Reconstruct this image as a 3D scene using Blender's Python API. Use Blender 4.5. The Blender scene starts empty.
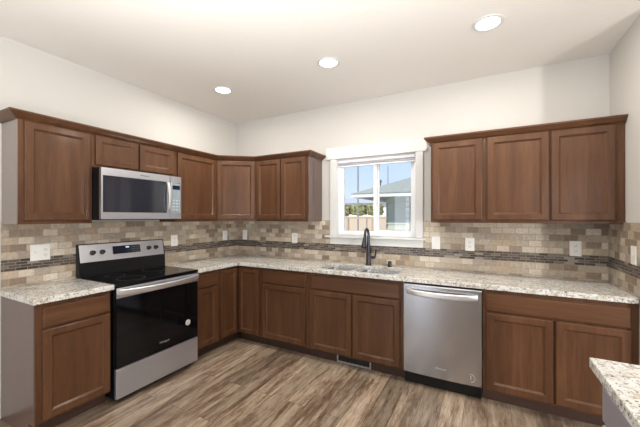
import bpy, bmesh, math, random
from mathutils import Vector, Matrix
random.seed(7)
PI = math.pi
sc = bpy.context.scene
C = sc.collection

# ------------------------------------------------------------------ camera
cam_d = bpy.data.cameras.new('camera')
cam = bpy.data.objects.new('camera', cam_d); C.objects.link(cam)
cam.location = (3.0235, -3.2189, 1.425)
cam.rotation_euler = (PI/2, 0, 0.4885)
cam_d.sensor_width = 36.0
cam_d.lens = 309.57/640*36
cam_d.shift_y = 3.57/640
cam_d.clip_start = 0.05
sc.camera = cam
vs = sc.view_settings
vs.view_transform = 'Standard'; vs.look = 'None'; vs.gamma = 1; vs.use_curve_mapping = False
vs.exposure = -0.1

# ------------------------------------------------------------------ world
W = bpy.data.worlds.new('sky'); sc.world = W; W.use_nodes = True
nt = W.node_tree; nt.nodes.clear()
tc = nt.nodes.new('ShaderNodeTexCoord'); sp = nt.nodes.new('ShaderNodeSeparateXYZ')
rp = nt.nodes.new('ShaderNodeValToRGB'); bg = nt.nodes.new('ShaderNodeBackground'); wo = nt.nodes.new('ShaderNodeOutputWorld')
nt.links.new(tc.outputs['Generated'], sp.inputs[0]); nt.links.new(sp.outputs['Z'], rp.inputs[0])
nt.links.new(rp.outputs[0], bg.inputs[0]); nt.links.new(bg.outputs[0], wo.inputs[0])
e = rp.color_ramp.elements
e[0].position = 0.0; e[0].color = (.78, .87, 1, 1)
e[1].position = 0.5; e[1].color = (.36, .56, .95, 1)
m_ = rp.color_ramp.elements.new(0.16); m_.color = (.58, .74, 1.0, 1)
bg.inputs[1].default_value = 1.25

def light(name, kind, loc, energy, color=(1, 1, 1), rot=(0, 0, 0), size=None, size_y=None, parent=None, spread=None):
    d = bpy.data.lights.new(name, kind); d.energy = energy; d.color = color
    if kind == 'AREA':
        d.shape = 'RECTANGLE' if size_y else 'DISK'; d.size = size
        if size_y: d.size_y = size_y
        if spread: d.spread = spread
    o = bpy.data.objects.new(name, d); C.objects.link(o); o.location = loc; o.rotation_euler = rot
    if parent: o.parent = parent
    return o
def aim(o, target):
    o.rotation_euler = (Vector(target)-Vector(o.location)).to_track_quat('-Z', 'Y').to_euler()

sun = light('sun', 'SUN', (0, -4, 9), 4.6, (1, .93, .82)); sun.data.angle = .01
aim(sun, (-2.5, 6, 0))
# area lights for unseen living-room windows behind and to the side of the photographer
l = light('daylight_rear_window', 'AREA', (4.6, -6.85, 1.5), 28, (.93, .96, 1), size=2.6, size_y=1.8); aim(l, (3.0, 0, 1.2))
l = light('daylight_patio_door', 'AREA', (.95, -6.85, 1.15), 48, (.84, .91, 1), size=1.1, size_y=2.1); aim(l, (1.6, 0, 1.1))
l = light('side_shadow_light', 'AREA', (6.85, -4.75, 1.0), 150, (1, .97, .94), size=.30, size_y=.5); aim(l, (2.3, 0, 1.6))  # small unseen source, placed to cast the stub wall's shadow edge
l = light('daylight_side_window', 'AREA', (7.1, -3.0, 1.5), 52, (.80, .89, 1), size=2.2, size_y=1.6); aim(l, (0, -2.2, 1.0))
# added unseen uplight near the camera that brightens the ceiling
l = light('ceiling_fill', 'AREA', (2.7, -2.9, 1.5), 84, (1, .985, .965), (PI, 0, 0), size=2.4, size_y=1.2)

# ------------------------------------------------------------------ materials
def mat(name, color=(.8, .8, .8), rough=.5, metal=0.0, coat=0.0, coat_rough=.2, spec=.5, emit=None, estr=0):
    m = bpy.data.materials.new(name); m.use_nodes = True
    b = m.node_tree.nodes['Principled BSDF']
    b.inputs['Base Color'].default_value = (*color, 1); b.inputs['Roughness'].default_value = rough
    b.inputs['Metallic'].default_value = metal; b.inputs['Coat Weight'].default_value = coat
    b.inputs['Coat Roughness'].default_value = coat_rough; b.inputs['Specular IOR Level'].default_value = spec
    if emit: b.inputs['Emission Color'].default_value = (*emit, 1); b.inputs['Emission Strength'].default_value = estr
    return m
class NT:
    def __init__(s, m):
        s.t = m.node_tree; s.b = s.t.nodes['Principled BSDF']
    def n(s, kind, **kw):
        x = s.t.nodes.new(kind)
        for k, v in kw.items():
            if k.startswith('i_'): x.inputs[k[2:].replace('_', ' ')].default_value = v
            else: setattr(x, k, v)
        return x
    def l(s, a, b): s.t.links.new(a, b)
    def ramp(s, fac, stops, interp='LINEAR'):
        r = s.n('ShaderNodeValToRGB'); r.color_ramp.interpolation = interp
        el = r.color_ramp.elements
        while len(el) < len(stops): el.new(.5)
        for q, (p, c) in zip(el, stops):
            q.position = p; q.color = (*c, 1) if not isinstance(c, float) else (c, c, c, 1)
        s.l(fac, r.inputs[0]); return r.outputs[0]
    def mix(s, fac, a, b, blend='MIX'):
        x = s.n('ShaderNodeMix', data_type='RGBA', blend_type=blend)
        for sock, v in ((x.inputs[0], fac), (x.inputs[6], a), (x.inputs[7], b)):
            if hasattr(v, 'links'): s.l(v, sock)
            elif isinstance(v, (int, float)): sock.default_value = v
            else: sock.default_value = (*v, 1)
        return x.outputs[2]
    def coords(s, scale=(1, 1, 1), rot=(0, 0, 0), loc=(0, 0, 0)):
        t = s.n('ShaderNodeTexCoord'); mp = s.n('ShaderNodeMapping')
        mp.inputs['Scale'].default_value = scale; mp.inputs['Rotation'].default_value = rot; mp.inputs['Location'].default_value = loc
        s.l(t.outputs['Object'], mp.inputs[0]); return mp.outputs[0]
    def noise(s, vec, scale, detail=4, rough=.55, dist=0.0):
        x = s.n('ShaderNodeTexNoise'); x.inputs['Scale'].default_value = scale; x.inputs['Detail'].default_value = detail
        x.inputs['Roughness'].default_value = rough; x.inputs['Distortion'].default_value = dist
        s.l(vec, x.inputs['Vector']); return x.outputs[0]
    def bump(s, h, strength=.2, dist=.002):
        x = s.n('ShaderNodeBump'); x.inputs['Strength'].default_value = strength; x.inputs['Distance'].default_value = dist
        s.l(h, x.inputs['Height']); s.l(x.outputs[0], s.b.inputs['Normal'])

def wood(name, axis='z', k=1.0):
    m = mat(name, rough=.45, coat=.3, coat_rough=.16, spec=.2)
    t = NT(m)
    sc_ = {'z': (9, 9, .7), 'x': (.7, 9, 9)}[axis]
    v = t.coords(sc_)
    oi = t.n('ShaderNodeObjectInfo'); ad = t.n('ShaderNodeVectorMath', operation='MULTIPLY_ADD')
    ad.inputs[1].default_value = (0, 0, 0)
    cb = t.n('ShaderNodeCombineXYZ')
    mu = t.n('ShaderNodeMath', operation='MULTIPLY'); mu.inputs[1].default_value = 37
    t.l(oi.outputs['Random'], mu.inputs[0])
    for i in range(3): t.l(mu.outputs[0], cb.inputs[i])
    av = t.n('ShaderNodeVectorMath', operation='ADD'); t.l(v, av.inputs[0]); t.l(cb.outputs[0], av.inputs[1])
    n1 = t.noise(av.outputs[0], 1.2, 5, .6, .5); n2 = t.noise(av.outputs[0], 9, 3, .6)
    base = t.ramp(n1, [(.28, (.080*k, .0335*k, .0150*k)), (.5, (.107*k, .0465*k, .0208*k)), (.74, (.142*k, .0645*k, .029*k))])
    fine = t.ramp(n2, [(.3, .82), (.6, 1.0)])
    t.l(t.mix(1.0, base, fine, 'MULTIPLY'), t.b.inputs['Base Color'])
    return m
WOOD = wood('stained_wood'); WOODX = wood('stained_wood_across', 'x')
VENEER = mat('end_panel_wood_glare', (.21, .165, .14), .4, coat=.9, coat_rough=.12)  # cabinet sides, with the pale glancing glare put into the colour
WOODGLARED = mat('dark_panel_wood_glare', (.115, .068, .055), .4, coat=.6, coat_rough=.12)  # darker cabinet sides, greyed by daylight sheen put into the colour
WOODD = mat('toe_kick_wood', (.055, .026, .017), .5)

def tile(name, ax, bw, rh, mortar, stops, mort_col, rough, bumpd, offset=.5):
    m = mat(name, rough=rough); t = NT(m)
    s = t.n('ShaderNodeSeparateXYZ'); cb = t.n('ShaderNodeCombineXYZ')
    t.l(t.coords(), s.inputs[0]); t.l(s.outputs['X' if ax == 'x' else 'Y'], cb.inputs[0]); t.l(s.outputs['Z'], cb.inputs[1])
    br = t.n('ShaderNodeTexBrick', offset=offset)
    br.inputs['Color1'].default_value = (0, 0, 0, 1); br.inputs['Color2'].default_value = (1, 1, 1, 1)
    br.inputs['Scale'].default_value = 1; br.inputs['Brick Width'].default_value = bw; br.inputs['Row Height'].default_value = rh
    br.inputs['Mortar Size'].default_value = mortar; br.inputs['Mortar Smooth'].default_value = .2; br.inputs['Mortar'].default_value = (.5, .5, .5, 1)
    t.l(cb.outputs[0], br.inputs['Vector'])
    col = t.ramp(br.outputs['Color'], stops)
    n = t.noise(cb.outputs[0], 45, 5, .7)
    col = t.mix(.55, col, t.ramp(n, [(.28, .5), (.5, 1.0), (.75, 1.4)]), 'MULTIPLY')
    col = t.mix(br.outputs['Fac'], col, mort_col)
    t.l(col, t.b.inputs['Base Color'])
    inv = t.n('ShaderNodeMath', operation='SUBTRACT'); inv.inputs[0].default_value = 1; t.l(br.outputs['Fac'], inv.inputs[1])
    ns = t.n('ShaderNodeMath', operation='MULTIPLY_ADD'); t.l(n, ns.inputs[0]); ns.inputs[1].default_value = .35; t.l(inv.outputs[0], ns.inputs[2])
    t.bump(ns.outputs[0], .6, bumpd)
    return m
TST = [(.05, (.25, .185, .13)), (.22, (.49, .405, .31)), (.36, (.34, .28, .22)), (.52, (.59, .51, .405)), (.66, (.41, .30, .205)), (.80, (.66, .59, .485)), (.95, (.28, .21, .15))]
MST = [(.05, (.05, .038, .03)), (.3, (.12, .09, .065)), (.5, (.025, .02, .02)), (.7, (.20, .165, .13)), (.85, (.07, .055, .045)), (.97, (.30, .26, .22))]
TILE = {a: tile('stone_tile_'+a, a, .096, .0534, .0022, TST, (.36, .31, .25), .5, .005) for a in 'xy'}
MOSA = {a: tile('glass_mosaic_'+a, a, .066, .0208, .0022, MST, (.27, .23, .19), .3, .002, .37) for a in 'xy'}

def granite():
    m = mat('granite', rough=.16, spec=.5); t = NT(m); v = t.coords()
    a = t.noise(v, 11, 5, .6, .6); b = t.noise(v, 44, 4, .7, .3); c = t.noise(v, 95, 3, .65); d = t.noise(v, 26, 4, .6, .8)
    col = t.ramp(a, [(.3, (.56, .52, .45)), (.48, (.71, .70, .66)), (.7, (.80, .80, .79))])
    col = t.mix(t.ramp(d, [(.54, 0.0), (.64, .75)]), col, (.44, .37, .28))
    col = t.mix(t.ramp(b, [(.55, 0.0), (.62, .85)]), col, (.27, .25, .225))
    col = t.mix(t.ramp(c, [(.585, 0.0), (.64, .92)]), col, (.07, .06, .055))
    t.l(col, t.b.inputs['Base Color']); return m
GRANITE = granite()

def planks():
    m = mat('plank_floor', rough=.33); t = NT(m)
    v = t.coords(); s = t.n('ShaderNodeSeparateXYZ'); cb = t.n('ShaderNodeCombineXYZ'); t.l(v, s.inputs[0])
    t.l(s.outputs['Y'], cb.inputs[0]); t.l(s.outputs['X'], cb.inputs[1])
    br = t.n('ShaderNodeTexBrick', offset=.37)
    br.inputs['Color1'].default_value = (0, 0, 0, 1); br.inputs['Color2'].default_value = (1, 1, 1, 1); br.inputs['Mortar'].default_value = (.3, .3, .3, 1)
    br.inputs['Scale'].default_value = 1; br.inputs['Brick Width'].default_value = 1.22; br.inputs['Row Height'].default_value = .152
    br.inputs['Mortar Size'].default_value = .0012; t.l(cb.outputs[0], br.inputs['Vector'])
    # shift the grain from plank to plank
    rnd = t.n('ShaderNodeVectorMath', operation='MULTIPLY_ADD'); t.l(br.outputs['Color'], rnd.inputs[0]); rnd.inputs[1].default_value = (5, 9, 13)
    mp = t.n('ShaderNodeMapping'); mp.inputs['Scale'].default_value = (1.0, 7, 1); t.l(cb.outputs[0], mp.inputs[0]); t.l(mp.outputs[0], rnd.inputs[2])
    g1 = t.noise(rnd.outputs[0], 1.7, 9, .80, .25); 
    mp2 = t.n('ShaderNodeMapping'); mp2.inputs['Scale'].default_value = (6, 90, 1); t.l(cb.outputs[0], mp2.inputs[0])
    g2 = t.noise(mp2.outputs[0], 1.4, 4, .6, .3)
    col = t.ramp(g1, [(.34, (.10, .062, .042)), (.44, (.20, .135, .090)), (.52, (.35, .265, .19)), (.68, (.54, .45, .345))])
    col = t.mix(.75, col, t.ramp(br.outputs['Color'], [(.0, .55), (.5, 1.0), (1.0, 1.3)]), 'MULTIPLY')
    col = t.mix(.6, col, t.ramp(g2, [(.32, .55), (.58, 1.12)]), 'MULTIPLY')
    col = t.mix(br.outputs['Fac'], col, (.08, .05, .03))
    t.l(col, t.b.inputs['Base Color'])
    t.bump(g2, .15, .0015); return m
FLOOR = planks()

def textured(name, col, rough, scale, strength):
    m = mat(name, col, rough); t = NT(m); t.bump(t.noise(t.coords(), scale, 3, .5), strength, .004); return m
WALL = textured('wall_paint', (.605, .583, .545), .7, 60, .06)
WALLB = textured('living_room_paint', (.34, .33, .32), .7, 60, .06)
CEIL = textured('ceiling_paint', (.82, .795, .75), .8, 28, .35)
TRIMW = mat('white_trim', (.70, .70, .685), .4)
VINYL = mat('white_vinyl', (.87, .88, .89), .35)

def steel(name, col, rough, axis):
    m = mat(name, col, rough, 1.0); t = NT(m)
    v = t.coords({'z': (1, 1, 300), 'h': (300, 300, 1)}[axis])
    n = t.noise(v, 3, 2, .5)
    t.l(t.ramp(n, [(.3, rough-.012), (.7, rough+.012)]), t.b.inputs['Roughness'])
    return m
STEEL = steel('brushed_steel', (.72, .74, .79), .32, 'z')
STEELV = steel('brushed_steel_sheet', (.50, .515, .55), .25, 'h')
CHROME = mat('bright_steel', (.82, .82, .83), .36, .85)
SINKM = mat('sink_steel', (.44, .45, .47), .26, 1.0)
STEELR = steel('satin_steel_sheet', (.68, .73, .84), .42, 'h')
BLACKG = mat('black_glass', (.004, .004, .005), .05, spec=.35)
BLACK = mat('black_enamel', (.008, .008, .009), .3, spec=.3)
BLACKM = mat('black_plastic', (.015, .015, .016), .5)
BRONZE = mat('dark_bronze', (.05, .05, .058), .28, .8)
GREYMARK = mat('grey_print', (.55, .55, .56), .5)
DARKMARK = mat('dark_print', (.10, .10, .11), .5)
WHITEP = mat('white_plate', (.82, .81, .77), .4)
SLOT = mat('slot_dark', (.12, .11, .10), .6)
BLINDM = mat('blind_slats', (.66, .66, .71), .5)
ALU = mat('register_metal', (.55, .55, .55), .35, .8)
LENS = mat('lamp_lens', (1, 1, 1), .5, emit=(1, .97, .92), estr=6)
MWGLASS = mat('microwave_glass', (.022, .026, .036), .05, spec=.9)
PANELG = mat('control_glass', (.30, .36, .40), .08, spec=.8)  # pale base colour stands in for the bright reflection on this glass
DISP = mat('display_glass', (.012, .014, .03), .1)
DISPLIT = mat('display_digits', (.5, .6, .7), .5, emit=(.7, .85, 1), estr=.7)
def glass():
    m = bpy.data.materials.new('window_glass'); m.use_nodes = True; t = m.node_tree; t.nodes.clear()
    o = t.nodes.new('ShaderNodeOutputMaterial'); tr = t.nodes.new('ShaderNodeBsdfTransparent'); gl = t.nodes.new('ShaderNodeBsdfGlossy')
    gl.inputs['Roughness'].default_value = .02; tr.inputs[0].default_value = (.96, .97, .97, 1)
    fr = t.nodes.new('ShaderNodeFresnel'); fr.inputs[0].default_value = 1.35; mx = t.nodes.new('ShaderNodeMixShader')
    t.links.new(fr.outputs[0], mx.inputs[0]); t.links.new(tr.outputs[0], mx.inputs[1]); t.links.new(gl.outputs[0], mx.inputs[2]); t.links.new(mx.outputs[0], o.inputs[0])
    return m
GLASS = glass()

# ------------------------------------------------------------------ mesh helpers
class MB:
    def __init__(s): s.bm = bmesh.new()
    def box(s, x0, x1, y0, y1, z0, z1, bev=0, seg=1):
        r = bmesh.ops.create_cube(s.bm, size=1)
        vs_ = r['verts']
        for v in vs_:
            v.co = Vector(((x0+x1)/2+v.co.x*(x1-x0), (y0+y1)/2+v.co.y*(y1-y0), (z0+z1)/2+v.co.z*(z1-z0)))
        if bev:
            ed = list({e_ for v in vs_ for e_ in v.link_edges})
            bmesh.ops.bevel(s.bm, geom=ed, offset=bev, segments=seg, profile=.5, affect='EDGES')
        return s
    def prism(s, pts, z0, z1):
        lo = [s.bm.verts.new((x, y, z0)) for x, y in pts]; hi = [s.bm.verts.new((x, y, z1)) for x, y in pts]
        n = len(pts)
        s.bm.faces.new(lo[::-1]); s.bm.faces.new(hi)
        for i in range(n): s.bm.faces.new((lo[i], lo[(i+1) % n], hi[(i+1) % n], hi[i]))
        return s
    def rings(s, rings, close=True, cap0=True, cap1=True):
        R_ = [[s.bm.verts.new(p) for p in r] for r in rings]
        n = len(R_[0])
        for a, b in zip(R_, R_[1:]):
            for i in range(n if close else n-1):
                s.bm.faces.new((a[i], a[(i+1) % n], b[(i+1) % n], b[i]))
        if cap0: s.bm.faces.new(R_[0][::-1])
        if cap1: s.bm.faces.new(R_[-1])
        return s
    def lathe(s, prof, axis='z', c=(0, 0, 0), seg=24, cap0=True, cap1=True):
        rr = []
        for r, h in prof:
            ring = []
            for i in range(seg):
                a = 2*PI*i/seg; p, q = r*math.cos(a), r*math.sin(a)
                v = {'z': (p, q, h), 'x': (h, p, q), 'y': (p, h, q)}[axis]
                ring.append((c[0]+v[0], c[1]+v[1], c[2]+v[2]))
            rr.append(ring)
        return s.rings(rr, True, cap0, cap1)
    def tube(s, pts, rad, seg=12):
        pts = [Vector(p) for p in pts]; rads = rad if isinstance(rad, (list, tuple)) else [rad]*len(pts)
        rr = []; up = None
        for i, p in enumerate(pts):
            d = (pts[min(i+1, len(pts)-1)]-pts[max(i-1, 0)]).normalized()
            if up is None: up = d.orthogonal().normalized()
            up = (up-d*up.dot(d)).normalized(); sd = d.cross(up)
            rr.append([p+(up*math.cos(2*PI*k/seg)+sd*math.sin(2*PI*k/seg))*rads[i] for k in range(seg)])
        return s.rings(rr)
    def sweep(s, path, prof):
        # profile (out, z) swept along an xy path with mitred corners; outward is the path's right side
        n = len(path); P = [Vector((x, y)) for x, y in path]; rr = []
        for i in range(n):
            d0 = (P[i]-P[i-1]).normalized() if i else None; d1 = (P[i+1]-P[i]).normalized() if i < n-1 else None
            n0 = Vector((d0.y, -d0.x)) if d0 else None; n1 = Vector((d1.y, -d1.x)) if d1 else None
            if n0 is None: mvec = n1
            elif n1 is None: mvec = n0
            else:
                b = (n0+n1).normalized(); mvec = b/max(.2, b.dot(n1))
            rr.append([(P[i].x+mvec.x*o, P[i].y+mvec.y*o, z) for o, z in prof])
        return s.rings(rr)
    def build(s, name, m, parent=None, smooth=None):
        bmesh.ops.recalc_face_normals(s.bm, faces=s.bm.faces)
        me = bpy.data.meshes.new(name); s.bm.to_mesh(me); s.bm.free()
        me.materials.append(m)
        if smooth:
            me.shade_smooth()
            me.set_sharp_from_angle(angle=math.radians(smooth))
        o = bpy.data.objects.new(name, me); C.objects.link(o)
        if parent: o.parent = parent
        return o

def tag(o, label, cat, group=None, kind=None):
    o['label'] = label; o['category'] = cat
    if group: o['group'] = group
    if kind: o['kind'] = kind
    return o
def thing(name, label, cat, loc=(0, 0, 0), rz=0, group=None):
    o = bpy.data.objects.new(name, None); C.objects.link(o); o.location = loc; o.rotation_euler = (0, 0, rz); o.empty_display_size = .1
    return tag(o, label, cat, group)
def struct(o): o['kind'] = 'structure'; return o
def text(name, body, size, m, parent, mtx, extrude=.0004, shear=0):
    cu = bpy.data.curves.new(name, 'FONT'); cu.body = body; cu.size = size; cu.extrude = extrude; cu.align_x = 'CENTER'; cu.align_y = 'CENTER'; cu.shear = shear
    o = bpy.data.objects.new(name, cu); C.objects.link(o)
    dg = bpy.context.evaluated_depsgraph_get(); me = bpy.data.meshes.new_from_object(o.evaluated_get(dg))
    bpy.data.objects.remove(o); bpy.data.curves.remove(cu)
    me.transform(mtx); me.materials.clear(); me.materials.append(m)
    o = bpy.data.objects.new(name, me); C.objects.link(o); o.parent = parent; return o
UPRIGHT = Matrix.Rotation(PI/2, 4, 'X')          # text in the local xz plane, facing -y

# ------------------------------------------------------------------ room
H = 2.712; WX = 3.892; XR = 7.3; YF = -7.0
struct(MB().box(-.12, XR+.12, YF-.12, .14, -.1, 0).build('floor', FLOOR))
struct(MB().box(-.12, XR+.12, YF-.12, .14, H, H+.1).build('ceiling', CEIL))
struct(MB().box(-.12, 0, YF, .14, 0, H).build('wall_left', WALL))
wx0, wx1, wz0, wz1 = 1.535, 2.410, 1.215, 2.075
w = MB()
w.box(0, wx0, 0, .14, 0, H); w.box(wx1, XR, 0, .14, 0, H); w.box(wx0, wx1, 0, .14, 0, wz0); w.box(wx0, wx1, 0, .14, wz1, H)
struct(w.build('wall_back', WALL))
struct(MB().box(WX, WX+.12, -.61, 0, 0, H).build('wall_right', WALL))
struct(MB().box(XR, XR+.12, YF, .14, 0, H).build('wall_side', WALLB))
struct(MB().box(0, XR, YF-.12, YF, 0, H).build('wall_front', WALLB))

# window: vinyl slider in a wood casing
win = MB()
fy0, fy1 = .05, .12
for a in ((wx0, wx0+.035, wz0, wz1), (wx1-.025, wx1, wz0, wz1), (wx0+.035, wx1-.025, wz0, wz0+.03), (wx0+.035, wx1-.025, wz1-.03, wz1)):
    win.box(a[0], a[1], .03, .13, a[2], a[3])
win = struct(win.build('window_1', VINYL))
def sash(x0, x1, z0, z1, y, st):
    m = MB()
    for a in ((x0, x0+st, z0, z1), (x1-st, x1, z0, z1), (x0+st, x1-st, z0, z0+st), (x0+st, x1-st, z1-st, z1)):
        m.box(a[0], a[1], y, y+.03, a[2], a[3], .003)
    o = m.build('window_sash', VINYL, win)
    MB().box(x0+st, x1-st, y+.012, y+.016, z0+st, z1-st).build('window_pane', GLASS, o)
sash(wx0+.030, 1.985, wz0+.018, wz1-.012, .045, .036)
sash(1.955, wx1-.018, wz0+.018, wz1-.012, .082, .048)
c = MB()
c.box(1.454, wx0-.002, -.02, 0, wz0, 2.082, .002); c.box(wx1+.002, 2.483, -.02, 0, wz0, 2.082, .002)
c.build('window_casing', TRIMW, win)
c = MB(); c.box(1.402, 2.52, -.026, 0, 2.082, 2.215, .003)
c.build('window_head_casing', TRIMW, win)
c = MB(); c.box(1.398, 2.512, -.05, .045, wz0-.022, wz0, .004); c.build('window_sill', TRIMW, win)
c = MB(); c.box(1.454, 2.483, -.018, 0, 1.118, wz0-.022, .002); c.build('window_apron', TRIMW, win)
c = MB(); c.box(wx0, wx0+.004, 0, .045, wz0, wz1); c.box(wx1-.004, wx1, 0, .045, wz0, wz1); c.box(wx0, wx1, 0, .045, wz1-.004, wz1); c.build('window_jamb', TRIMW, win)

bl = thing('window_blind', 'raised pale mini blind stacked at the top of the window', 'blind', (0, 0, wz1-.005))
MB().box(wx0+.008, wx1-.008, .002, .042, -.035, 0, .003).build('headrail', BLINDM, bl)
for i in range(4):
    z = -.040-i*.0062
    MB().box(wx0+.012, wx1-.012, .006, .038, z-.0028, z).build('slat', BLINDM, bl)
MB().box(wx0+.010, wx1-.010, .005, .040, -.078, -.065, .003).build('bottom_rail', VINYL, bl)

# ------------------------------------------------------------------ tile backsplash
BS = 1.388; B0, B1 = 1.035, 1.118; TT = .010
def splash(label, fields, band, ax, base):
    o = thing('tile_backsplash', label, 'backsplash')
    for b in fields:
        m = MB()
        for q in b: m.box(*q)
        f = m.build('tile_field', TILE[ax], o)
        zz = base if b[0][5] > B1+.01 else B0-.0534*3
        f.data.transform(Matrix.Translation((0, 0, -zz))); f.location.z = zz
    m = MB()
    for q in band: m.box(*q)
    f = m.build('mosaic_band', MOSA[ax], o); f.data.transform(Matrix.Translation((0, 0, -B0))); f.location.z = B0
splash('beige stone tile backsplash on the wall with the window', [[(TT, WX-TT, -TT, -.001, .915, B0)], [(TT, 1.452, -TT, -.001, B1, BS)], [(2.485, WX-TT, -TT, -.001, B1, BS)]],
       [(TT, WX-TT, -TT-.001, -.001, B0, B1)], 'x', B1)
splash('beige stone tile backsplash on the wall behind the range', [[(.001, TT, -2.345, 0, .915, B0)], [(.001, TT, -2.345, 0, B1, BS)]],
       [(.001, TT+.001, -2.345, 0, B0, B1)], 'y', B1)
splash('narrow tile backsplash on the stub wall at the end of the counter', [[(WX-TT, WX-.001, -.608, 0, .915, B0)], [(WX-TT, WX-.001, -.608, 0, B1, BS)]],
       [(WX-TT-.001, WX-.001, -.608, 0, B0, B1)], 'y', B1)

# ------------------------------------------------------------------ cabinets (local frame: front faces -y, wall at y=0)
def slab_front(x0, x1, z0, z1, y, parent, name='drawer_front', t=.02):
    b = .004; rr = []
    for ins, yy in ((0, y), (0, y-t+.007), (.007, y-t+.001), (.010, y-t)):
        rr.append([(x0+ins, yy, z0+ins), (x1-ins, yy, z0+ins), (x1-ins, yy, z1-ins), (x0+ins, yy, z1-ins)])
    return MB().rings(rr).build(name, WOODX, parent)
def door(x0, x1, z0, z1, y, parent, st=.049, t=.02):
    rr = []
    for ins, yy in ((0, y), (0, y-t+.006), (.002, y-t+.002), (.006, y-t), (st-.003, y-t), (st-.001, y-t+.003), (st+.011, y-t+.012)):
        rr.append([(x0+ins, yy, z0+ins), (x1-ins, yy, z0+ins), (x1-ins, yy, z1-ins), (x0+ins, yy, z1-ins)])
    d = MB().rings(rr, cap1=False).build('door', WOOD, parent)
    i = st+.010
    MB().box(x0+i, x1-i, y-t+.0118, y-t+.016, z0+i, z1-i).build('door_panel', WOOD, d)
    return d
def frame(x0, x1, z0, z1, D, parent, stiles, rails):
    m = MB(); f = -D; bk = -D+.019
    for a, b in stiles: m.box(a, b, f, bk, z0, z1)
    for a, b in rails:
        for (s0, s1), (s2, s3) in zip(stiles, stiles[1:]): m.box(s1, s2, f, bk, a, b)
    return m.build('face_frame', WOOD, parent)
def base_unit(label, x0, x1, loc, rz, fronts, doors, D=.515, stiles=None, hollow=False):
    o = thing('base_cabinet', label, 'cabinet', loc, rz, None)
    m = MB()
    if hollow:
        y0 = -D+.019
        m.box(x0, x0+.018, y0, -.02, .10, .874); m.box(x1-.018, x1, y0, -.02, .10, .874); m.box(x0+.018, x1-.018, y0, -.02, .10, .118); m.box(x0, x1, -.02, -.002, .10, .874)
    else: m.box(x0, x1, -D+.019, -.002, .10, .874)
    m.build('carcass', WOOD, o)
    st = stiles or [(x0, x0+.04), (x1-.04, x1)]
    frame(x0, x1, .10, .874, D, o, st, [(.10, .135), (.685, .72), (.835, .874)])
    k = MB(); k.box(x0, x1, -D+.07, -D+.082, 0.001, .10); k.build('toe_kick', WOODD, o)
    for f in fronts: slab_front(*f, -D, o)
    for d in doors: door(*d, -D, o)
    return o
LZ = PI/2
DZ0, DZ1, TZ0, TZ1 = .118, .700, .712, .845
bc1 = base_unit('wood base cabinet with one drawer standing at the free end, beside the range', 0, .447, (0, -2.338, 0), LZ, [(.035, .440, TZ0, TZ1)], [(.035, .440, DZ0, DZ1)])
# finished side with a toe notch
ep = MB()
pts = [(-.515, .10), (-.445, .10), (-.445, .001), (-.002, .001), (-.002, .874), (-.515, .874)]
ep.rings([[(-.006, a, z) for a, z in pts], [(-.0002, a, z) for a, z in pts]]); ep.build('end_panel', WOODGLARED, bc1)
base_unit('narrow wood base cabinet with drawer between the range and the corner', 0, .305, (0, -1.110, 0), LZ, [(.012, .272, TZ0, TZ1)], [(.012, .272, DZ0, DZ1)])
# corner base with two full-height leaves
cc = thing('corner_base_cabinet', 'wood corner base cabinet with two tall leaves meeting at the inside corner', 'cabinet')
MB().prism([(.002, -.002), (.002, -.803), (.496, -.803), (.496, -.496), (.853, -.496), (.853, -.002)], .10, .874).build('carcass', WOOD, cc)
m = MB(); m.prism([(.496, -.803), (.515, -.803), (.515, -.515), (.853, -.515), (.853, -.496), (.496, -.496)], .10, .874); m.build('face_frame', WOOD, cc)
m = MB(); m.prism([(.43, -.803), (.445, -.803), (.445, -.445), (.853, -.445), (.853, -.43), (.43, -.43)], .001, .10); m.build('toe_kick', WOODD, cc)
dl = door(.022, .262, DZ0, TZ1+.004, 0, cc, .045); dl.location = (.515, -.803, 0); dl.rotation_euler = (0, 0, LZ)
dr = door(.541, .828, DZ0, TZ1+.004, -.515, cc, .045)
base_unit('wood base cabinet with one drawer and one door, next to the sink cabinet', .857, 1.456, (0, 0, 0), 0, [(.886, 1.429, TZ0, TZ1)], [(.886, 1.429, DZ0, DZ1)])
base_unit('wide wood sink cabinet with false front and two doors under the window', 1.459, 2.405, (0, 0, 0), 0, [(1.487, 2.376, TZ0, TZ1)], [(1.487, 1.923, DZ0, DZ1), (1.943, 2.376, DZ0, DZ1)],
          stiles=[(1.459, 1.50), (1.915, 1.952), (2.365, 2.405)], hollow=True)
base_unit('wide wood base cabinet with one long drawer and two doors beside the dishwasher', 3.012, 3.890, (0, 0, 0), 0, [(3.033, 3.850, TZ0, TZ1)], [(3.033, 3.447, DZ0, DZ1), (3.462, 3.850, DZ0, DZ1)],
          stiles=[(3.012, 3.05), (3.437, 3.472), (3.84, 3.890)], D=.53)

UB, UT = 1.376, 2.095
def wall_unit(label, x0, x1, loc, rz, doors, D, zb=UB, stiles=None):
    o = thing('wall_cabinet', label, 'cabinet', loc, rz)
    MB().box(x0, x1, -D+.019, -.002, zb, UT).build('carcass', WOOD, o)
    st = stiles or [(x0, x0+.04), (x1-.04, x1)]
    frame(x0, x1, zb, UT, D, o, st, [(zb, zb+.035), (UT-.04, UT)])
    for d in doors: door(*d, -D, o)
    return o
UZ0, UZ1 = 1.400, 2.084
UDL = .252
wu1 = wall_unit('single-door wood wall cabinet hung at the free end, beside the microwave', 0, .445, (0, -2.335, 0), LZ, [(.030, .425, UZ0, UZ1)], UDL)
wall_unit('short two-door wood wall cabinet above the microwave', 0, .751, (0, -1.889, 0), LZ, [(.020, .366, 1.846, UZ1), (.381, .727, 1.846, UZ1)], UDL, 1.828, stiles=[(0, .035), (.355, .392), (.715, .751)])
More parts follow.
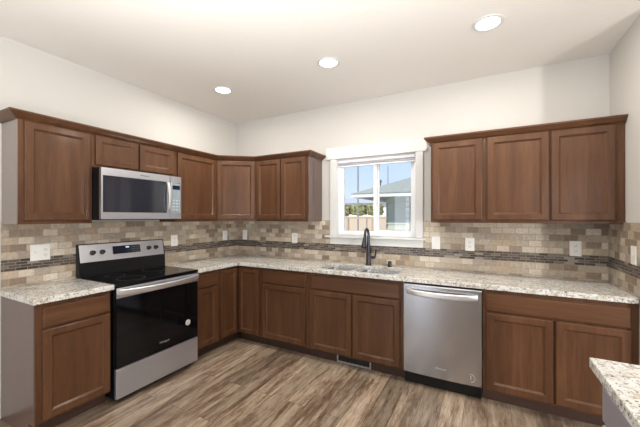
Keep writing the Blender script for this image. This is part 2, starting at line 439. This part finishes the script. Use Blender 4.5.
wall_unit('single-door wood wall cabinet between the microwave and the corner', 0, .545, (0, -1.137, 0), LZ, [(.020, .533, UZ0, UZ1)], UDL)
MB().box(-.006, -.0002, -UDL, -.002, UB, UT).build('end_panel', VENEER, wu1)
cu = thing('corner_wall_cabinet', 'one-door wood wall cabinet set at an angle across the corner', 'cabinet')
P0, P1 = Vector((UDL, -.590)), Vector((.612, -.312))
MB().prism([(.002, -.002), (.002, -.591), (UDL, -.591), (.612, -.312), (.612, -.002)], UB, UT).build('carcass', WOOD, cu)
ang = math.atan2(P1.y-P0.y, P1.x-P0.x); L = (P1-P0).length
d = door(.014, L-.012, UZ0, UZ1, 0, cu); d.location = (P0.x, P0.y, 0); d.rotation_euler = (0, 0, ang)
wu2 = wall_unit('two-door wood wall cabinet between the corner and the window', .614, 1.335, (0, 0, 0), 0, [(.630, .971, UZ0, UZ1), (.984, 1.306, UZ0, UZ1)], .312, stiles=[(.614, .65), (.96, .995), (1.297, 1.335)])
MB().box(1.3352, 1.341, -.312, -.002, UB, UT).build('end_panel', WOODGLARED, wu2)
wall_unit('single-door wood wall cabinet just past the window casing', 2.600, 3.022, (0, 0, 0), 0, [(2.616, 3.006, UZ0, UZ1-.006)], .312)
wall_unit('two-door wood wall cabinet against the stub wall', 3.0235, 3.890, (0, 0, 0), 0, [(3.041, 3.456, UZ0, UZ1-.006), (3.469, 3.838, UZ0, UZ1-.006)], .312, stiles=[(3.0235, 3.06), (3.445, 3.48), (3.825, 3.890)])

CR = [(0, 2.086), (.006, 2.086), (.010, 2.094), (.022, 2.100), (.038, 2.116), (.046, 2.126), (.052, 2.128), (.052, 2.140), (0, 2.140), (-.02, 2.140), (-.02, 2.096), (0, 2.096)]
tag(MB().sweep([(.002, -2.341), (UDL, -2.341), (UDL, -.590), (.612, -.312), (1.341, -.312), (1.341, -.002)], CR).build('crown_molding', WOODX),
    'dark wood crown molding running round the corner above the wall cabinets', 'molding')
tag(MB().sweep([(2.600, -.002), (2.600, -.312), (3.890, -.312)], [(a, z-.010) for a, z in CR]).build('crown_molding', WOODX),
    'short wood crown molding over the cabinets past the window', 'molding')

# ------------------------------------------------------------------ worktops
def rrect(x0, x1, y0, y1, r, n=6):
    out = []
    for cx, cy, a0 in ((x1-r, y1-r, 0), (x0+r, y1-r, 90), (x0+r, y0+r, 180), (x1-r, y0+r, 270)):
        for i in range(n+1):
            a = math.radians(a0+90*i/n); out.append((cx+r*math.cos(a), cy+r*math.sin(a)))
    return out
def slab(name, outer, holes, z0, z1, m, bev=.004):
    bm = bmesh.new(); loops = []
    for lp in [outer]+holes:
        vs_ = [bm.verts.new((x, y, z1)) for x, y in lp]; loops.append(vs_)
        for i in range(len(vs_)): bm.edges.new((vs_[i], vs_[(i+1) % len(vs_)]))
    bmesh.ops.triangle_fill(bm, use_beauty=True, use_dissolve=False, edges=bm.edges[:], normal=(0, 0, 1))
    top = bm.faces[:]
    r = bmesh.ops.extrude_face_region(bm, geom=top)
    for v in [g for g in r['geom'] if isinstance(g, bmesh.types.BMVert)]: v.co.z = z0
    if bev:
        ed = [e_ for e_ in bm.edges if len(e_.link_faces) == 2 and abs(e_.verts[0].co.z-e_.verts[1].co.z) < 1e-6 and e_.calc_face_angle(0) > 1]
        bmesh.ops.bevel(bm, geom=ed, offset=bev, segments=2, profile=.5, affect='EDGES')
    mb = MB(); mb.bm.free(); mb.bm = bm
    return mb.build(name, m)
bowls = [(1.545, 1.900, -.482, -.115), (1.925, 2.330, -.482, -.115)]
tag(slab('granite_countertop', [(.011, -.011), (.011, -1.112), (.557, -1.112), (.557, -.557), (WX-.011, -.557), (WX-.011, -.011)],
         [rrect(*b, .07) for b in bowls], .8755, .914, GRANITE), 'long speckled granite countertop holding the sink and turning the corner', 'countertop')
tag(slab('granite_countertop', [(.011, -2.362), (.557, -2.362), (.557, -1.884), (.011, -1.884)], [], .8755, .914, GRANITE),
    'short speckled granite countertop on the cabinet at the free end of the range', 'countertop')

sk = thing('kitchen_sink', 'double-bowl stainless steel undermount sink below the window', 'sink', (0, 0, .875))
for (x0, x1, y0, y1) in bowls:
    rr = []
    for ins, z in ((-.012, 0), (-.004, 0), (.002, -.02), (.008, -.16), (.03, -.185), (.07, -.19)):
        rr.append([(x, y, z) for x, y in rrect(x0+ins, x1-ins, y0+ins, y1-ins, max(.02, .07-ins*.4))])
    b = MB().rings(rr, cap0=False).build('bowl', SINKM, sk, 40)
    MB().lathe([(.045, -.1895), (.045, -.187), (.036, -.186), (.03, -.188), (.004, -.1885)], c=((x0+x1)/2, (y0+y1)/2, 0)).build('drain', CHROME, b, 40)

# faucet
fx, fy = 1.935, -.075
fc = thing('kitchen_faucet', 'tall dark bronze pull-down gooseneck faucet behind the sink', 'faucet', (fx, fy, .914))
MB().lathe([(.030, .0005), (.030, .006), (.026, .012), (.024, .03), (.0235, .125), (.019, .14), (.0165, .15)], seg=24).build('faucet_body', BRONZE, fc, 40)
pts = [(0, 0, .145), (0, 0, .20), (0, 0, .26), (0, 0, .325)]
for i in range(1, 13):
    a = PI*.94*i/12; pts.append((0, -.052+.052*math.cos(a), .325+.060*math.sin(a)))
pts.append((0, -.112, .305))
MB().tube(pts, [.0205, .0185, .0165, .015]+[.0135]*13, 16).build('faucet_neck', BRONZE, fc, 60)
MB().lathe([(.0135, .285), (.0155, .275), (.0175, .26), (.023, .21), (.029, .18), (.030, .168), (.024, .164)], seg=20).build('spray_head', BRONZE, fc, 40)
sh_ = fc.children[-1]; sh_.data.transform(Matrix.Translation((0, -.112, .31)) @ Matrix.Rotation(math.radians(-16), 4, 'X') @ Matrix.Translation((0, 0, -.285)))
hd = MB(); hd.tube([(.015, 0, .085), (.05, 0, .085), (.075, 0, .085)], [.015, .014, .015], 16)
hd.tube([(.068, 0, .085), (.078, -.004, .12), (.085, -.008, .178)], [.010, .0085, .0075], 12)
hd.build('faucet_handle', BRONZE, fc, 50)
ag = MB().lathe([(.022, 0), (.022, .008), (.0185, .010), (.0185, .052), (.016, .058), (.004, .06)], seg=20).build('air_gap_cap', BRONZE, None, 40)
ag.location = (2.165, -.078, .9142); tag(ag, 'small dark bronze air gap cap on the counter beside the faucet', 'air gap')

# ------------------------------------------------------------------ range (local: front -y, rotated to face +x)
RW = .758
rg = thing('electric_range', 'stainless steel and black glass electric range with smooth cooktop', 'range', (0, -1.878, 0), LZ)
MB().box(.004, RW-.004, -.535, -.02, .03, .895, .003).build('range_body', BLACK, rg)
ct = MB().box(0, RW, -.572, -.055, .895, .917, .004, 2).build('cooktop', BLACKG, rg)
for cx, cy, r in ((.20, -.42, .105), (.56, -.42, .085), (.20, -.19, .075), (.56, -.19, .105)):
    MB().lathe([(r, .9168), (r, .9174), (r-.003, .9174), (r-.003, .9168)], c=(cx, cy, 0), seg=40, cap0=False, cap1=False).build('burner_ring', DARKMARK, ct)
bgd = MB(); pr_ = [(-.02, .9185), (-.075, .9185), (-.070, 1.04), (-.040, 1.195), (-.02, 1.195)]
bgd.rings([[(-.020, y, z) for y, z in pr_], [(RW, y, z) for y, z in pr_]]); bgd = bgd.build('backguard', BLACK, rg)
# sloping steel fascia
def on_fascia(z, off=0):
    k = (z-1.04)/(1.195-1.04); nx = Vector((-(1.195-1.04), -.030)).normalized()
    return -.070+.030*k+nx.x*off*1.0, z-.03/.158*off*0
fas = MB(); a0, a1 = on_fascia(1.043), on_fascia(1.188)
fas.rings([[(x, a0[0]-o, 1.043), (x, a1[0]-o, 1.188), (x, a1[0]+.004, 1.188), (x, a0[0]+.004, 1.043)] for x, o in ((-.010, .003), (-.006, .006), (RW-.016, .006), (RW-.012, .003))])
fas = fas.build('control_fascia', STEEL, bgd)
tilt = math.atan2(.030, .155)
ctl = Matrix.Translation((0, -.056, 1.118)) @ Matrix.Rotation(-tilt, 4, 'X')
for x in (.085, .160, .585, .660):
    k = MB().lathe([(.021, -.004), (.021, -.010), (.0185, -.012), (.0165, -.030), (.014, -.032)], 'y', (x, 0, 0), 20)
    k.box(x-.004, x+.004, -.036, -.028, -.016, .016, .001)
    k = k.build('control_knob', BLACKM, fas, 40); k.data.transform(ctl)
dp = MB().box(.248, .500, -.0115, -.004, -.030, .042, .002).build('display_panel', DISP, fas); dp.data.transform(ctl)
k = MB().box(.362, .392, -.0122, -.0112, .020, .032).build('lit_clock', DISPLIT, dp); k.data.transform(ctl)
for i in range(4):
    for j in range(3):
        k = MB().box(.415+i*.020, .427+i*.020, -.0122, -.0112, -.020+j*.020, -.012+j*.020).build('touch_key', DARKMARK, dp); k.data.transform(ctl)
od = MB().box(.003, RW-.003, -.566, -.537, .272, .888, .004, 2).build('oven_door', BLACKG, rg)
MB().box(.003, RW-.003, -.5695, -.566, .806, .884, .0012).build('door_trim', STEEL, od)
hh = MB(); N = 16; rr = []
for i in range(N+1):
    q = i/N; x = .012+q*(RW-.024); bow = .026*(1-(2*q-1)**2)**.7 if 0 < q < 1 else 0
    y = -.5715-.012-bow*1.2; z = .855-.012*(1-(2*q-1)**2)
    rr.append([(x, y+.012, z-.019), (x, y-.006, z-.021), (x, y-.010, z-.013), (x, y-.010, z+.015), (x, y-.005, z+.021), (x, y+.012, z+.019)])
hh.rings(rr); hh.build('oven_handle', CHROME, od, 30)
m = MB(); m.box(.022, .044, -.596, -.5845, .838, .872, .002); m.build('handle_inset', BLACKM, od)
text('brand_mark', 'Whirlpool', .022, GREYMARK, od, Matrix.Translation((.400, -.5664, .345)) @ UPRIGHT, shear=.2)
stk = MB().lathe([(.026, -.5672), (.026, -.566)], 'y', (.643, 0, .437), 28).build('round_sticker', WHITEP, od)
MB().lathe([(.015, -.5676), (.010, -.5676)], 'y', (.643, 0, .437), 20, False, False).build('sticker_print', DARKMARK, stk)
dw_ = MB().box(.003, RW-.003, -.566, -.537, .038, .266, .004, 2).build('storage_drawer', STEELR, rg)
for x in (.05, RW-.05):
    for y in (-.50, -.08): MB().lathe([(.018, .001), (.018, .012), (.010, .014), (.010, .032)], c=(x, y, 0), seg=12).build('leveling_foot', BLACKM, rg)

# ------------------------------------------------------------------ microwave
mw = thing('microwave_oven', 'stainless steel over-the-range microwave with dark window', 'microwave', (0, -1.886, 1.405), LZ)
MWW = .722; MH = .415
MB().box(0, MWW, -.350, -.003, .004, MH, .003).build('microwave_body', BLACK, mw)
md = MB()
x0, x1 = .0, .598
for a in ((x0, .012, 0, MH), (.565, x1, 0, MH), (.012, .565, 0, .062), (.012, .565, MH-.066, MH)):
    md.box(a[0], a[1], -.380, -.351, a[2]+.003, a[3]-.003)
md = md.build('microwave_door', STEEL, mw)
MB().box(.012, .565, -.3785, -.355, .060, MH-.064).build('door_window', MWGLASS, md)
MB().box(.020, .030, -.3797, -.3787, .012, .03).build('door_badge', DARKMARK, md)
hh = MB(); rr = []
for i in range(13):
    q = i/12; z = .066+q*(.281); bow = .030*math.sin(PI*q)**.6 if 0 < i < 12 else 0
    y = -.381-bow
    rr.append([(.562, y+.009, z), (.562, y-.006, z), (.566, y-.010, z), (.584, y-.010, z), (.588, y-.006, z), (.588, y+.009, z)])
hh.rings(rr).build('microwave_handle', CHROME, md, 30)
text('brand_mark', 'Whirlpool', .020, DARKMARK, md, Matrix.Translation((.352, -.3804, MH-.032)) @ UPRIGHT, shear=.2)
cp = MB()
for a in ((.601, .618, 0, MH), (MWW-.012, MWW, 0, MH), (.618, MWW-.012, 0, .066), (.618, MWW-.012, MH-.070, MH)):
    cp.box(a[0], a[1], -.380, -.351, a[2]+.003, a[3]-.003)
cp = cp.build('control_panel', STEEL, mw)
cg = MB().box(.618, MWW-.012, -.3785, -.355, .064, MH-.068).build('control_glass', PANELG, cp)
for i in range(3):
    for j in range(4): MB().box(.630+i*.034, .650+i*.034, -.3793, -.3783, .085+j*.03, .097+j*.03).build('touch_key', GREYMARK, cg)
MB().box(.628, .720, -.3793, -.3783, .285, .325).build('display', DISP, cg)
MB().box(.03, .60, -.330, -.04, -.006, .004).build('vent_grille', BLACKM, mw)
MB().box(.60, .70, -.335, -.28, -.008, .004).build('task_light', BLACKM, mw)

# ------------------------------------------------------------------ dishwasher
dw = thing('dishwasher', 'stainless steel dishwasher with curved bar handle under the granite', 'dishwasher', (2.4085, 0, 0))
DW = .600
MB().box(.004, DW-.004, -.50, -.02, .012, .868).build('tub', BLACK, dw)
dd = MB(); rr = []
for i in range(13):
    q = i/12; x = .004+q*(DW-.008); bow = .010*(1-(2*q-1)**2)
    rr.append([(x, -.505, .112), (x, -.537-bow, .112), (x, -.540-bow, .116), (x, -.540-bow, .850), (x, -.535-bow, .858), (x, -.505, .858)])
dd = dd.rings(rr).build('door', STEELV, dw, 30)
MB().box(.006, DW-.006, -.530, -.505, .858, .8725).build('control_strip', BLACK, dw)
hh = MB(); rr = []
for i in range(15):
    q = i/14; x = .030+q*(DW-.06); bow = .045*(1-(2*q-1)**2)**.55 if 0 < i < 14 else 0
    y = -.545-bow; z = .800-.006*(1-(2*q-1)**2)
    rr.append([(x, y+.010, z-.020), (x, y-.006, z-.022), (x, y-.011, z-.014), (x, y-.011, z+.014), (x, y-.006, z+.022), (x, y+.010, z+.020)])
hh.rings(rr).build('dishwasher_handle', CHROME, dd, 30)
text('brand_mark', 'Whirlpool', .020, GREYMARK, dd, Matrix.Translation((.300, -.5504, .195)) @ UPRIGHT, shear=.2)
b = MB().lathe([(.032, -.5452), (.032, -.5442), (.029, -.5442), (.029, -.5452)], 'y', (.520, 0, .172), 32, False, False).build('round_emblem', CHROME, dd)
MB().box(.518, .524, -.5456, -.5440, .160, .190).build('emblem_needle', CHROME, b)
MB().box(.006, DW-.006, -.490, -.470, .012, .110).build('toe_panel', BLACKM, dw)
for x in (.03, DW-.03): MB().lathe([(.015, .001), (.015, .02)], c=(x, -.44, 0), seg=12).build('leveling_foot', BLACKM, dw)

# ------------------------------------------------------------------ toe-kick vent
vt = thing('vent_register', 'long metal vent grille in the toe kick below the sink cabinet', 'vent', (1.746, -.4455, .006))
VW = .345; m = MB()
for a in ((0, VW, 0, .014), (0, VW, .070, .078), (0, .012, .014, .070), (VW-.012, VW, .014, .070)): m.box(a[0], a[1], -.016, 0, a[2], a[3], .0015)
m.build('vent_frame', ALU, vt)
MB().box(.010, VW-.010, -.004, -.001, .012, .072).build('vent_opening', BLACKM, vt)
for i in range(3): MB().box(.012, VW-.012, -.009, -.003, .026+i*.014, .029+i*.014).build('louver', BLACKM, vt)

# ------------------------------------------------------------------ wall plates (local: front -y)
def plate(label, cat, name, loc, rz, w_, h_, kind):
    o = thing(name, label, cat, loc, rz)
    rr = [[(-w_/2+i, y, -h_/2+i), (w_/2-i, y, -h_/2+i), (w_/2-i, y, h_/2-i), (-w_/2+i, y, h_/2-i)] for i, y in ((0, 0), (0, -.003), (.004, -.006))]
    MB().rings(rr).build('cover_plate', WHITEP, o)
    for k, cx in zip(kind, ([0] if len(kind) == 1 else [-w_/4, w_/4])):
        if k == 'o':
            for cz in (-.021, .021):
                b = MB().box(cx-.016, cx+.016, -.0075, -.005, cz-.014, cz+.014, .002).build('socket', WHITEP, o)
                q = MB(); q.box(cx-.0075, cx-.005, -.0079, -.007, cz-.004, cz+.006); q.box(cx+.005, cx+.0075, -.0079, -.007, cz-.004, cz+.006); q.box(cx-.002, cx+.002, -.0079, -.007, cz-.010, cz-.007)
                q.build('slots', SLOT, b)
        elif k == 's':
            MB().box(cx-.005, cx+.005, -.016, -.005, -.004, .012, .002).build('toggle', WHITEP, o)
        elif k == 'r':
            MB().box(cx-.016, cx+.016, -.0085, -.005, -.033, .033, .002).build('rocker', WHITEP, o)
TB = -.0105
plate('wide white double plate with switch and outlet on the tile above the short counter', 'outlet', 'outlet_plate', (.0105, -2.127, 1.154), LZ, .122, .122, 'so')
plate('white outlet plate just past the end of the range backguard', 'outlet', 'outlet_plate', (.0105, -.966, 1.168), LZ, .082, .122, 'o')
plate('small white plate on the range wall close to the tiled corner', 'outlet', 'outlet_plate', (.0105, -.212, 1.184), LZ, .078, .125, 'o')
plate('small white plate on the window wall close to the tiled corner', 'outlet', 'outlet_plate', (.172, TB, 1.187), 0, .074, .128, 'o')
plate('white outlet plate under the two-door cabinet between corner and window', 'outlet', 'outlet_plate', (.967, TB, 1.170), 0, .080, .120, 'o')
plate('plain white wall plate on the tile nearest the window casing', 'switch', 'switch_plate', (2.604, TB, 1.174), 0, .078, .126, 'r')
plate('white outlet plate under the single-door cabinet past the window', 'outlet', 'outlet_plate', (2.902, TB, 1.171), 0, .080, .122, 'o')
plate('white outlet plate above the counter between dishwasher and stub wall', 'outlet', 'outlet_plate', (3.679, TB, 1.168), 0, .078, .124, 'o')
plate('white wall plate on the tiled stub wall', 'switch', 'switch_plate', (WX-.0105, -.487, 1.176), -LZ, .078, .122, 's')

# ------------------------------------------------------------------ recessed ceiling lights
for x, y, lab in ((.685, -.911, 'round recessed ceiling light nearest the corner above the range'), (1.876, -.910, 'round recessed ceiling light in front of the window'), (3.044, -.883, 'round recessed ceiling light over the dishwasher')):
    o = thing('recessed_light', lab, 'ceiling light', (x, y, H))
    MB().lathe([(.095, -.0005), (.094, -.006), (.080, -.009), (.073, -.006), (.071, -.001)], seg=36, cap0=False, cap1=False).build('light_trim', TRIMW, o, 40)
    MB().lathe([(.072, -.003), (.060, -.005), (.03, -.006), (.004, -.0065)], seg=36, cap0=False).build('light_lens', LENS, o, 40)
    light('lamp', 'AREA', (0, 0, -.02), 11.5, (1, .95, .88), size=.13, parent=o)

# ------------------------------------------------------------------ island
ISLGLARE = mat('island_glare', (.30, .28, .31), .4, coat=.3)  # lavender-grey daylight glare on the island fronts, put into the colour
isl = thing('island_cabinet', 'island cabinet with daylight glare in its grey colour, partly in frame under its own granite top', 'cabinet', (3.405, -1.79, 0), -LZ)
MB().box(0, 1.40, 0, .80, .10, .874).build('carcass', ISLGLARE, isl)
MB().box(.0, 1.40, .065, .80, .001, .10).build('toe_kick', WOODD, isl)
for x in (.01, .48, .95):
    slab_front(x, x+.44, TZ0, TZ1, 0, isl).data.materials[0] = ISLGLARE
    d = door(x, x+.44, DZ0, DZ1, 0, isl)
    for q in (d, *d.children): q.data.materials[0] = ISLGLARE
tag(slab('granite_countertop', [(3.362, -1.757), (4.30, -1.757), (4.30, -3.22), (3.362, -3.22)], [], .8755, .914, GRANITE), 'granite countertop of the island in the near corner of the view', 'countertop')

# ------------------------------------------------------------------ outdoors
SID = mat('lap_siding', (.50, .525, .45), .7); SH = mat('roof_shingles', (.30, .34, .30), .9); WHT = mat('white_paint', (.80, .80, .77), .6)
t = NT(SH); t.l(t.ramp(t.noise(t.coords((3, 3, 3)), 6, 4, .7), [(.3, (.27, .28, .24)), (.7, (.42, .43, .37))]), t.b.inputs['Base Color'])
GRD = mat('pale_ground', (.56, .49, .40), .95); t = NT(GRD); t.l(t.ramp(t.noise(t.coords(), 1.3, 5, .6), [(.35, (.46, .40, .33)), (.65, (.64, .58, .50))]), t.b.inputs['Base Color'])
struct(MB().box(-40, 30, .6, 60, -.9, -.7).build('ground', GRD))
nh = thing('neighbor_house', 'pale green sided house with grey shingle roof seen through the right pane', 'house', (.545, 5.5, -.64))
sd = MB(); z = 0
while z < 2.66:
    sd.rings([[(x, 0, z), (x, -.035, z), (x, -.004, min(z+.155, 2.7)), (x, 0, min(z+.155, 2.7))] for x in (.0, 6.0)]); z += .155
sd.box(0, 6, 0, 5, 0, 2.66); sd.build('siding', SID, nh)
m = MB(); m.box(.0, .05, -.03, .0, 0, 2.64); m.build('corner_board', SH, nh)
m = MB(); m.box(.55, .64, -.03, .0, 0, 2.66); m.build('trim_board', WHT, nh)
MB().tube([(.68, -.05, 0), (.68, -.05, 2.6)], .028, 10).build('downspout', SH, nh)
m = MB(); m.box(-.75, 6.3, -.80, -.75, 2.60, 2.70); m.box(-.75, -.70, -.75, 5.3, 2.60, 2.70); m.box(-.7, 6.3, -.75, 0, 2.655, 2.665); m.build('eave_fascia', WHT, nh)
m = MB(); rv = [(-.78, -.83, 2.70), (6.4, -.83, 2.70), (6.4, 5.4, 2.70), (-.78, 5.4, 2.70)]
v4 = [m.bm.verts.new(p) for p in rv]; r0 = m.bm.verts.new((2.7, 2.4, 4.0)); r1 = m.bm.verts.new((6.4, 2.4, 4.0))
for f in ((v4[0], v4[1], r1, r0), (v4[2], v4[3], r0, r1), (v4[3], v4[0], r0), (v4[1], v4[2], r1), (v4[3], v4[2], v4[1], v4[0])): m.bm.faces.new(f)
m.build('roof', SH, nh)
MB().lathe([(.03, 2.8), (.03, 3.10), (.05, 3.10), (.05, 3.18), (.02, 3.19)], c=(-.31, .4, 0), seg=12).build('vent_pipe', SLOT, nh)
MB().tube([(-.18, .8, 2.9), (-.18, .8, 3.66)], .010, 8).build('antenna_mast', SLOT, nh)
pl = MB().tube([(0, 0, 0), (0, 0, 5.6)], [.032, .028], 10).build('utility_pole', mat('pole_grey', (.25, .26, .28), .7)); pl.location = (-1.28, 8.0, -.7); tag(pl, 'thin grey pole standing against the sky in the left pane', 'pole')
LEAF = mat('hedge_leaves', (.18, .20, .07), .8); t = NT(LEAF); t.l(t.ramp(t.noise(t.coords(), 7, 4, .7), [(.36, (.05, .055, .025)), (.5, (.22, .22, .08)), (.66, (.52, .48, .24))]), t.b.inputs['Base Color'])
for i, (x, lab) in enumerate(((-3.62, 'clipped yellow-green shrub of the hedge, farthest from the neighbor house'), (-2.75, 'clipped yellow-green shrub in the middle of the hedge'), (-1.88, 'yellow-green hedge shrub next to the neighbor house'))):
    bm = bmesh.new(); bmesh.ops.create_icosphere(bm, subdivisions=5, radius=1)
    for v in bm.verts:
        p = v.co.copy(); n_ = random.random()
        q = Vector((math.copysign(abs(p.x)**.6, p.x), math.copysign(abs(p.y)**.6, p.y), math.copysign(abs(p.z)**.6, p.z)))
        k = 1+.05*math.sin(9*p.x+i)+.05*math.sin(11*p.z+2*i)+.07*(n_-.5)
        v.co = Vector((q.x*.39*k, q.y*.36*k, q.z*.30*k+.33))
    mb = MB(); mb.bm.free(); mb.bm = bm
    o = mb.build('hedge_shrub', LEAF); o.location = (x, 12.0, 1.475); tag(o, lab, 'shrub', 'hedge shrubs outside the window')
bank = MB().box(-12, -.3, 11.5, 14, -.7, 1.455).build('retaining_wall', mat('tan_block', (.62, .50, .38), .9)); tag(bank, 'tan block retaining wall carrying the hedge outside', 'wall')
rl = thing('deck_railing', 'weathered wooden railing outside the left window pane', 'railing', (-.75, 5.2, -.7))
RLW = mat('railing_wood', (.50, .38, .27), .85)
for x in (.23, .98): MB().box(x-.03, x+.03, -.03, .03, 0, 2.08).build('railing_post', RLW, rl)
MB().box(-.3, 1.4, -.045, .045, 2.08, 2.13).build('top_rail', RLW, rl)
MB().box(-.3, 1.4, -.02, .02, 1.2, 1.26).build('bottom_rail', RLW, rl)
fh = thing('distant_house', 'distant white house with low grey roof beyond the hedge', 'house', (-9.5, 26, -.7))
MB().box(-4, 7.5, 0, 6, 0, 3.5).build('house_wall', WHT, fh)
m = MB(); m.rings([[(x, -.5, 3.5), (x, 6.5, 3.5), (x, 3, 4.25)] for x in (-4.4, 7.9)]); m.build('roof', mat('grey_roof', (.5, .5, .52), .9), fh)
for x in (1.2, 4.6): MB().box(x, x+.8, -.05, .02, 2.95, 3.3).build('house_window', SLOT, fh)
